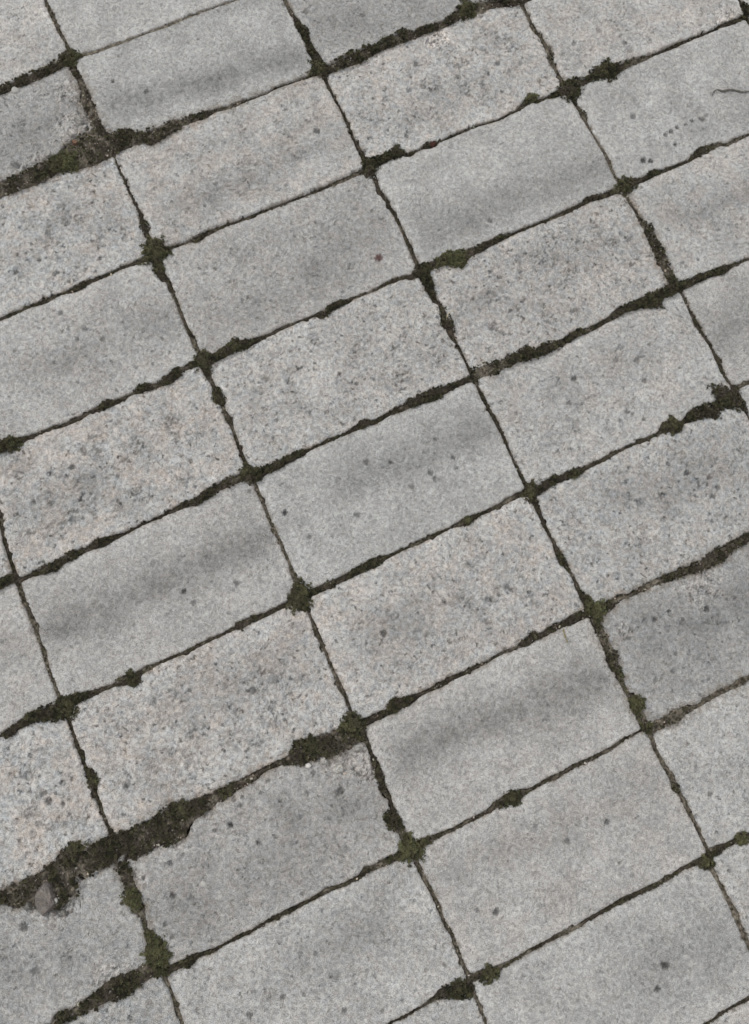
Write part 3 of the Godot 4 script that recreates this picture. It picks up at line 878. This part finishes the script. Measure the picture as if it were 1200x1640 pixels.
	for j in h:
		for i in w:
			# the wall keeps the rim's slope out of the top's shading
			var i0 := clampi(i - 1, 1 if i > 0 else 0, w - 1)
			var dx := v[j * w + mini(i + 1, w - 1)] - v[j * w + maxi(i - 1, 0)]
			var dz := v[mini(j + 1, h - 1) * w + i] - v[maxi(j - 1, 0) * w + i]
			if i <= 1 or i >= w - 2 or j <= 1 or j >= h - 2:
				var ii := clampi(i, 1, w - 2)
				var jj := clampi(j, 1, h - 2)
				dx = v[jj * w + mini(ii + 1, w - 2)] - v[jj * w + maxi(ii - 1, 1)]
				dz = v[mini(jj + 1, h - 2) * w + ii] - v[maxi(jj - 1, 1) * w + ii]
			var nn := dz.cross(dx)
			normals[j * w + i] = nn.normalized() if nn.length() > 1e-12 else Vector3.UP
			if normals[j * w + i].y < 0:
				normals[j * w + i] = -normals[j * w + i]
	return mesh_from(v, normals, col, uv, index)


func build_pavement() -> void:
	var pavement := Node3D.new()
	pavement.name = "pavement"
	tag(pavement, "weathered grey concrete block paving laid in a plain grid with mossy joints", "", "", "structure")
	add_child(pavement)
	var special := {"-1 6": "chipped and crumbled darker paving stone", "-2 6": "darker paving stone with a broken upper edge", "-1 0": "rough grey paving stone with a crumbled corner", "0 2": "smooth grey paving stone with a small reddish spot", "2 2": "paving stone with a row of dark dots", "-1 4": "paving stone with a long dark band", "0 6": "smooth paving stone with a broad dark band", "-1 3": "pitted pinkish paving stone", "1 6": "dull rough dark paving stone"}
	for r in range(-3, 11):
		for c in range(-4, 5):
			var key := "%d %d" % [c, r]
			var o := MeshInstance3D.new()
			o.name = "paving_stone" if pavement.get_child_count() == 0 else "paving_stone_%03d" % pavement.get_child_count()
			var dense := LOOK.has(key)
			o.mesh = paving_stone(c, r, dense)
			var coarse: float = LOOK[key][0] if dense else rng.randf()
			o.material_override = stone_mats[0 if coarse < .28 else 1 if coarse < .58 else 2]
			if special.has(key):
				o.set_meta("label", special[key])
			pavement.add_child(o)


# ---------------------------------------------------------------- soil and moss in the joints

func each_joint(traced_only: bool) -> Array:
	var out := []
	for r in range(-3, 12):
		for c in range(-4, 6):
			if c < 5 and (not traced_only or JOINTS.has("row %d %d" % [c, r])):
				out.append(["row", c, r])
			if r < 11 and (not traced_only or JOINTS.has("col %d %d" % [c, r])):
				out.append(["col", c, r])
	return out


func soil_depth(width: float, crumbled: float) -> float:
	# narrow joints are open and deep, wide ones have silted up
	return lerpf(-2.5, -1.2 if crumbled < .5 else -1.0, smoothstep(3.0, 9.0, width))


func build_soil() -> void:
	var v := PackedVector3Array()
	var n := PackedVector3Array()
	var col := PackedColorArray()
	var index := PackedInt32Array()
	var rows := 25
	for id in each_joint(false):
		var d := joint(id[0], id[1], id[2])
		var first := v.size()
		var count: int = d.low.size()
		for k in count:
			var centre: Vector2 = d.a + d.axis * minf(k, d.length)
			var lo: float = d.stone_low[k]
			var hi: float = d.stone_high[k]
			var depth := lerpf(soil_depth(d.high[k] - d.low[k], d.crumbled), -1.0, d.silted)
			for j in rows:
				var f := j / (rows - 1.0)
				var x := lerpf(lo - 1.5, hi + 1.5, f)
				var p: Vector2 = centre + d.across * x
				var side := 2 * f - 1
				var clod := rough_noise.get_noise_3d(p.x * 1.7, 210, p.y * 1.7)
				var y := depth - 1.2 * side * side + clod * minf(1.6, 0.5 + (hi - lo) * 0.09) + fine_noise.get_noise_3d(p.x, 3, p.y) * 0.35
				v.append(Vector3(p.x, y, p.y) * 0.001)
				n.append(Vector3.UP)
				var shade := 0.9 + 0.9 * fine_noise.get_noise_3d(p.x * 1.3, 33, p.y * 1.3) + 0.6 * clod
				var dusty := smoothstep(0.0, 0.45, rough_noise.get_noise_3d(p.x * .8, 600, p.y * .8)) * smoothstep(8.0, 16.0, hi - lo)
				dusty = maxf(dusty, d.silted * (0.75 + 0.4 * clod))
				dusty = maxf(dusty, smoothstep(0.5, 0.9, d.crumbled) * clampf(0.12 + 1.2 * clod + 0.8 * wide_noise.get_noise_3d(p.x * 3.0, 660, p.y * 3.0) + 0.5 * fine_noise.get_noise_3d(p.x, 670, p.y), 0, .6))
				dusty = maxf(dusty, 0.7 * smoothstep(0.02, 0.35, wide_noise.get_noise_3d(p.x * 1.2, 640, p.y * 1.2)))
				col.append(Color(0.068, 0.058, 0.046).lerp(Color(0.165, 0.148, 0.122), dusty) * clampf(shade, .35, 2.0) * 4.0)
		for k in count - 1:
			for j in rows - 1:
				var q := first + k * rows + j
				if id[0] == "row":
					index.append_array([q, q + rows, q + 1, q + rows, q + rows + 1, q + 1])
				else:
					index.append_array([q, q + 1, q + rows, q + rows, q + 1, q + rows + 1])
				var a := q
				var e1 := v[a + rows] - v[a]
				var e2 := v[a + 1] - v[a]
				var nn := e1.cross(e2).normalized()
				n[a] = nn if nn.y > 0 else -nn
	var o := MeshInstance3D.new()
	o.name = "joint_soil"
	o.mesh = mesh_from(v, n, col, PackedVector2Array(), index)
	o.material_override = soil_mat
	tag(o, "dark brown soil and silt filling the joints between the paving stones", "soil", "", "stuff")
	add_child(o)


func shoot_mesh(leaves: int, seed_value: int, tint: Color) -> ArrayMesh:
	# one moss shoot: a rosette of narrow leaflets, 1 mm long before scaling
	var g := RandomNumberGenerator.new()
	g.seed = seed_value
	var st := SurfaceTool.new()
	st.begin(Mesh.PRIMITIVE_TRIANGLES)
	for k in leaves:
		var turn := TAU * k / leaves + g.randf_range(-.4, .4)
		var rise := g.randf_range(0.15, 1.1)
		var out := Vector3(cos(turn) * cos(rise), sin(rise), sin(turn) * cos(rise))
		var side := Vector3(-sin(turn), 0, cos(turn)) * 0.24
		var root := Vector3(0, -0.1, 0)
		var mid := out * 0.5 + Vector3(0, 0.06, 0)
		var tip := out * g.randf_range(0.85, 1.15) - Vector3(0, 0.08, 0)
		var up := (out.cross(side)).normalized()
		if up.y < 0:
			up = -up
		st.set_normal((up + Vector3.UP * 0.6).normalized())
		st.set_color(tint * g.randf_range(0.8, 1.2))
		var order := [root, mid + side, mid - side, mid + side, tip, mid - side]
		if (mid - side - root).cross(mid + side - root).dot(up) < 0:
			order = [root, mid - side, mid + side, mid - side, tip, mid + side]
		for p in order:
			st.add_vertex(p)
	return st.commit()


func greenness(p: Vector2) -> float:
	var g := 0.0
	for q in GREEN:
		g = maxf(g, 1.0 - p.distance_to(Vector2(q[0], q[1])) / (q[2] * 1.3))
	return clampf(g * 1.6, 0, 1)


func moss_colour(p: Vector2, green: float) -> Color:
	var n := fine_noise.get_noise_3d(p.x * 0.55, 900, p.y * 0.55)
	var b := rough_noise.get_noise_3d(p.x * 0.6, 950, p.y * 0.6)
	var f := clampf(0.25 + n * 0.7 + rng.randf_range(-.22, .3) + green * 0.45, 0, 1)
	var colour := Color(0.026, 0.025, 0.018).lerp(Color(0.100, 0.096, 0.056), f)
	colour = colour.lerp(Color(0.105, 0.112, 0.058), green * clampf(n + .45, 0, 1) * 0.6)
	return colour.lerp(Color(0.068, 0.058, 0.047), clampf(b * 2.0 - green, 0, .8)) * 5.0


func under_chip(p: Vector2) -> bool:
	for q in CHIPS:
		if p.distance_to(Vector2(q[0], q[1])) < q[2] * 0.95:
			return true
	return false


func build_moss() -> void:
	var spots := []
	for id in each_joint(false):
		var d := joint(id[0], id[1], id[2])
		for k in d.low.size():
			var lo: float = d.low[k]
			var hi: float = d.high[k]
			var width := hi - lo
			var centre: Vector2 = d.a + d.axis * k
			var lush := clampf(0.55 + rough_noise.get_noise_3d(centre.x * .5, 400, centre.y * .5) * 1.5, 0.08, 1)
			var depth := soil_depth(width, d.crumbled)
			var bulge := clampf((width - 3.5) * 0.30, 0.0, 2.6)
			lush *= 1.0 - 0.85 * d.silted
			if d.crumbled > .7:
				lush *= 0.7
				bulge *= 0.6
			var many := width * (1.15 if width > 4.5 else 0.55) * lush
			var number := int(many) + (1 if rng.randf() < fmod(many, 1.0) else 0)
			for q in number:
				var f := rng.randf_range(-1.05, 1.05) * (1.0 if width > 4.5 else 0.8)
				f = signf(f) * pow(absf(f), 0.9)
				var p: Vector2 = centre + d.across * ((lo + hi) / 2 + f * width / 2) + d.axis * rng.randf_range(-.6, .6)
				if under_chip(p):
					continue
				var y := depth + 0.5 + (bulge - depth) * (1 - f * f * 0.55) * smoothstep(3.2, 6.5, width) * rng.randf_range(.6, 1.0)
				if d.crumbled > .55 and wide_noise.get_noise_3d(p.x * 3.2, 710, p.y * 3.2) < -0.2:
					continue
				spots.append([p, y, rng.randf_range(1.0, 2.1) * (0.75 if width < 4.5 else 1.0)])
	var mm := MultiMesh.new()
	mm.transform_format = MultiMesh.TRANSFORM_3D
	mm.use_colors = true
	mm.mesh = shoot_mesh(7, 5, Color.WHITE)
	mm.instance_count = spots.size()
	for k in spots.size():
		var s: Array = spots[k]
		var basis := Basis(Vector3(rng.randf_range(-1, 1), 0, rng.randf_range(-1, 1)).normalized(), rng.randf_range(0, .7)) * Basis(Vector3.UP, rng.randf() * TAU)
		mm.set_instance_transform(k, Transform3D(basis.scaled(Vector3.ONE * s[2] * 0.001), Vector3(s[0].x, s[1], s[0].y) * 0.001))
		mm.set_instance_color(k, moss_colour(s[0], greenness(s[0])))
	var o := MultiMeshInstance3D.new()
	o.name = "moss"
	o.multimesh = mm
	o.material_override = moss_mat
	tag(o, "low dark moss growing along the narrow joints between the paving stones", "moss", "", "stuff")
	add_child(o)


func build_clumps() -> void:
	var number := 0
	for s in CLUMPS:
		var centre := Vector2(s[0], s[1])
		var radius: float = s[2]
		var green: float = s[3]
		var st := SurfaceTool.new()
		st.begin(Mesh.PRIMITIVE_TRIANGLES)
		# a low cushion of peat under the shoots
		var rings := 5
		var turns := 18
		var body := PackedVector3Array()
		for j in rings + 1:
			for i in turns:
				var turn := TAU * i / turns
				var way := Vector2(cos(turn), sin(turn))
				var reach := radius * clump_reach(centre, way)
				var f := j / float(rings)
				var p := centre + way * reach * f
				var y := clump_height(radius) * (1 - f * f) - 2.2 * f * f * f + rough_noise.get_noise_3d(p.x * 2, 20, p.y * 2) * 0.7 - 0.5
				body.append(Vector3(p.x - centre.x, y, p.y - centre.y) * 0.001)
		st.set_smooth_group(0)
		for j in rings:
			for i in turns:
				var a := j * turns + i
				var b := j * turns + (i + 1) % turns
				var p := centre + Vector2(body[a].x, body[a].z) * 1000
				st.set_color(moss_colour(p, green) * 0.7)
				for q in [a, b + turns, a + turns, a, b, b + turns]:
					st.add_vertex(body[q])
		st.generate_normals()
		var out := ArrayMesh.new()
		st.commit(out)
		var shoots := SurfaceTool.new()
		shoots.begin(Mesh.PRIMITIVE_TRIANGLES)
		var count := int(radius * radius * 2.6) + 25
		for k in count:
			var turn := rng.randf() * TAU
			var way := Vector2(cos(turn), sin(turn))
			var f := sqrt(rng.randf()) * 1.08
			var p := centre + way * radius * clump_reach(centre, way) * f
			if under_chip(p):
				continue
			var y := clump_height(radius) * maxf(0, 1 - f * f) - 1.0 * f * f * f + rng.randf_range(-.3, .5)
			var colour := moss_colour(p, maxf(green * rng.randf_range(.5, 1), greenness(p)))
			var shoot := shoot_mesh(6, k % 7, colour)
			var basis := Basis(Vector3(way.y, 0, -way.x), rng.randf_range(-.2, .9) * f) * Basis(Vector3.UP, rng.randf() * TAU)
			shoots.append_from(shoot, 0, Transform3D(basis.scaled(Vector3.ONE * rng.randf_range(1.1, 2.3) * 0.001), Vector3(p.x - centre.x, y, p.y - centre.y) * 0.001))
		shoots.commit(out)
		var o := MeshInstance3D.new()
		o.name = "moss_clump" if number == 0 else "moss_clump_%03d" % number
		o.mesh = out
		o.material_override = moss_mat
		o.position = Vector3(centre.x, 0, centre.y) * 0.001
		tag(o, s[4], "moss clump", "moss clumps on the joints", "thing")
		add_child(o)
		number += 1


func clump_reach(centre: Vector2, way: Vector2) -> float:
	return clampf(1.0 + 0.85 * rough_noise.get_noise_3d(centre.x + way.x * 6.0, 77, centre.y + way.y * 6.0) + 0.5 * fine_noise.get_noise_3d(centre.x + way.x * 5.0, 77, centre.y + way.y * 5.0), 0.4, 1.5)


func clump_height(radius: float) -> float:
	return clampf(radius * 0.28, 0.8, 2.8)


# ---------------------------------------------------------------- bits lying about

func build_grit() -> void:
	var spots := []
	for id in each_joint(false):
		var d := joint(id[0], id[1], id[2])
		for k in d.low.size():
			var width: float = d.high[k] - d.low[k]
			var chance: float = 0.03 + (width * 0.05 if d.crumbled > .55 else 0.0)
			while rng.randf() < chance:
				chance -= 1.0
				var p: Vector2 = d.a + d.axis * (k + rng.randf()) + d.across * lerpf(d.low[k] - .5, d.high[k] + .5, rng.randf())
				spots.append([p, soil_depth(width, d.crumbled) + rng.randf_range(.5, 1.3)])
	for q in WORN:
		if q[3] < 1.9:
			continue
		for k in int(q[2] * q[3] * 0.35):
			var p: Vector2 = Vector2(q[0], q[1]) + Vector2.from_angle(rng.randf() * TAU) * q[2] * sqrt(rng.randf())
			spots.append([p, rng.randf_range(-1.6, .3)])
	var mm := MultiMesh.new()
	mm.transform_format = MultiMesh.TRANSFORM_3D
	mm.use_colors = true
	mm.mesh = pebble(1.0, 0.75, 9, Color.WHITE, 0.9)
	mm.instance_count = spots.size()
	for k in spots.size():
		var basis := Basis(Vector3(rng.randf_range(-1, 1), rng.randf_range(-1, 1), rng.randf_range(-1, 1)).normalized(), rng.randf() * TAU)
		var size := 0.45 + 1.0 * pow(rng.randf(), 3.0)
		mm.set_instance_transform(k, Transform3D(basis.scaled(Vector3.ONE * size), Vector3(spots[k][0].x, spots[k][1], spots[k][0].y) * 0.001))
		var tone := rng.randf_range(.08, .42)
		mm.set_instance_color(k, Color(tone * rng.randf_range(1.0, 1.25), tone, tone * rng.randf_range(.75, .98)))
	var o := MultiMeshInstance3D.new()
	o.name = "grit"
	o.multimesh = mm
	var m := StandardMaterial3D.new()
	m.resource_name = "grit"
	m.vertex_color_use_as_albedo = true
	m.roughness = 0.85
	m.metallic_specular = 0.3
	o.material_override = m
	tag(o, "loose grey and brown grit lying in the joints and on crumbled stone rims", "grit", "", "stuff")
	add_child(o)


func pebble(radius: float, flat: float, seed_value: int, tint: Color, uneven: float) -> ArrayMesh:
	var g := RandomNumberGenerator.new()
	g.seed = seed_value
	var cuts := []
	for k in 12:
		cuts.append([Vector3(g.randf_range(-1, 1), g.randf_range(-.4, 1), g.randf_range(-1, 1)).normalized(), g.randf_range(.42, .85)])
	var st := SurfaceTool.new()
	st.begin(Mesh.PRIMITIVE_TRIANGLES)
	st.set_smooth_group(-1 if uneven > .5 else 0)
	var rings := 9
	var turns := 14
	var pts := PackedVector3Array()
	for j in rings + 1:
		for i in turns:
			var a := PI * j / rings
			var b := TAU * i / turns
			var d := Vector3(sin(a) * cos(b), cos(a), sin(a) * sin(b))
			var r := 1.0
			for cut in cuts:
				var along: float = d.dot(cut[0])
				if along > 0.01:
					r = minf(r, lerpf(1.0, cut[1], uneven) / along)
			r *= 1.0 + 0.1 * fine_noise.get_noise_3d(d.x * 4 + seed_value, d.y * 4, d.z * 4)
			pts.append(d * r * Vector3(1.15, flat, .9) * radius * 0.001)
	for j in rings:
		for i in turns:
			var q := [j * turns + i, j * turns + (i + 1) % turns, (j + 1) * turns + (i + 1) % turns, (j + 1) * turns + i]
			st.set_color(tint * g.randf_range(.9, 1.08))
			for k in [0, 1, 2, 0, 2, 3]:
				st.add_vertex(pts[q[k]])
	st.generate_normals()
	return st.commit()


func shard(radius: float, flat: float, seed_value: int, tint: Color) -> ArrayMesh:
	# a broken flake of concrete: an irregular outline, a rough top face and steep sides
	var g := RandomNumberGenerator.new()
	g.seed = seed_value
	var sides := 9
	var base := []
	var top := []
	for k in sides:
		var turn := TAU * (k + g.randf_range(-.35, .35)) / sides
		var reach := radius * g.randf_range(.55, 1.12)
		var way := Vector3(cos(turn) * 1.2, 0, sin(turn) * .85)
		base.append((way * reach - Vector3(0, radius * flat, 0)) * 0.001)
		top.append((way * reach * g.randf_range(.6, .88) + Vector3(0, radius * flat * g.randf_range(.35, 1.1), 0)) * 0.001)
	var crest := Vector3(g.randf_range(-.3, .3), flat * g.randf_range(.7, 1.1), g.randf_range(-.3, .3)) * radius * 0.001
	var st := SurfaceTool.new()
	st.begin(Mesh.PRIMITIVE_TRIANGLES)
	st.set_smooth_group(-1)
	for k in sides:
		var n := (k + 1) % sides
		for face in [[crest, top[k], top[n]], [top[k], base[k], base[n]], [top[k], base[n], top[n]]]:
			st.set_color(tint * g.randf_range(.75, 1.15))
			for p in face:
				st.add_vertex(p)
	st.generate_normals()
	return st.commit()


func strand(points: Array, width: float, tint: Color) -> ArrayMesh:
	# a thin round strand through the points (millimetres), tapering at both ends
	var curve := Curve3D.new()
	for p in points:
		curve.add_point(p)
	for k in range(1, points.size() - 1):
		var dir: Vector3 = (points[k + 1] - points[k - 1]) * 0.22
		curve.set_point_in(k, -dir)
		curve.set_point_out(k, dir)
	var length := curve.get_baked_length()
	var steps := 24
	var sides := 7
	var st := SurfaceTool.new()
	st.begin(Mesh.PRIMITIVE_TRIANGLES)
	st.set_smooth_group(0)
	var rings := []
	for k in steps + 1:
		var f := k / float(steps)
		var p := curve.sample_baked(length * f)
		var ahead := (curve.sample_baked(minf(length, length * f + .3)) - curve.sample_baked(maxf(0, length * f - .3))).normalized()
		var side := ahead.cross(Vector3.UP).normalized()
		var up := side.cross(ahead)
		var r := width / 2 * (0.25 + 0.75 * pow(sin(PI * clampf(f, .03, .97)), .5)) * (1 + .9 * fine_noise.get_noise_3d(p.x, 5, p.z))
		var ring := []
		for i in sides:
			ring.append((p + (side * cos(TAU * i / sides) + up * sin(TAU * i / sides)) * r) * 0.001)
		rings.append(ring)
	st.set_color(tint)
	for k in steps:
		for i in sides:
			var n := (i + 1) % sides
			for p in [rings[k][i], rings[k + 1][i], rings[k][n], rings[k][n], rings[k + 1][i], rings[k + 1][n]]:
				st.add_vertex(p)
	st.generate_normals()
	return st.commit()


func lone(called: String, mesh: Mesh, at: Vector3, label: String, category: String) -> MeshInstance3D:
	var o := MeshInstance3D.new()
	var k := 0
	var full := called
	while has_node(full):
		k += 1
		full = "%s_%03d" % [called, k]
	o.name = full
	o.mesh = mesh
	var m := StandardMaterial3D.new()
	m.resource_name = called
	m.vertex_color_use_as_albedo = true
	m.roughness = 0.9
	m.metallic_specular = 0.3
	if called == "stone_chip":
		m.albedo_texture = stone_mats[2].albedo_texture
		m.heightmap_enabled = true
		m.heightmap_texture = stone_mats[2].heightmap_texture
		m.heightmap_scale = 0.1
		m.uv1_triplanar = true
		m.uv1_scale = Vector3(4, 4, 4)
	o.material_override = m
	o.position = at * 0.001
	tag(o, label, category)
	add_child(o)
	return o


func build_small_things() -> void:
	var k := 0
	for s in CHIPS:
		k += 1
		var tone: float = s[3]
		var tint := Color(tone * 1.02, tone, tone * 0.96)
		if s[4] == "crumb":
			tint = Color(0.17, 0.105, 0.075)
		elif s[4] == "leaf":
			tint = Color(0.05, 0.022, 0.018)
		elif s[2] > 8:
			tint = Color(tone * 1.06, tone * .96, tone * .9)
		var names := {"chip": "stone_chip", "pebble": "pebble", "crumb": "brown_crumb", "leaf": "leaf_scrap"}
		var flat: float = {"chip": 0.4, "pebble": 0.7, "crumb": 0.6, "leaf": 0.25}[s[4]]
		var o := lone(names[s[4]], shard(s[2], flat, 60 + k, tint) if s[4] != "pebble" else pebble(s[2], flat, 60 + k, tint, 0.5), Vector3(s[0], s[2] * flat * 0.15 + (0.6 if s[2] > 8 else -0.3), s[1]), s[5], {"chip": "stone chip", "pebble": "pebble", "crumb": "crumb", "leaf": "leaf"}[s[4]])
		o.rotation.y = k * 1.3
	lone("twig", strand([Vector3(0, .2, 0), Vector3(3, .6, -2.2), Vector3(7.5, .5, -2.9), Vector3(11, .6, .4), Vector3(19, .5, 2.2), Vector3(28, .5, 8.5), Vector3(36, .4, 10.5)], 1.7, Color(0.115, 0.108, 0.098)), Vector3(495, .3, -293.5), "thin dark bent twig lying on the stone with the dotted marks, upper right", "twig")
	lone("straw", strand([Vector3(1, .6, -2), Vector3(-.6, 1.6, 3), Vector3(-1, .9, 9)], 1.1, Color(0.20, 0.17, 0.085)), Vector3(142, .5, 79), "short dry yellow straw poking down from the joint left of the yellow green crossing", "straw")
	lone("root_fibre", strand([Vector3(-2, 1, 3), Vector3(1, 2, -1), Vector3(6, 2, -1.6), Vector3(10, 1, -1)], .7, Color(0.42, 0.38, 0.29)), Vector3(176.2, 1.5, -198), "pale curled root fibre on the dark upright joint below the reddish spot", "root fibre")
	lone("root_fibre", strand([Vector3(-1, .5, 6), Vector3(-1.5, 1, 1), Vector3(1.5, 1, -3), Vector3(4, .5, -4)], .7, Color(0.5, 0.48, 0.42)), Vector3(149, .6, -205), "tiny whitish curved fibre on the coarse speckled stone", "root fibre")
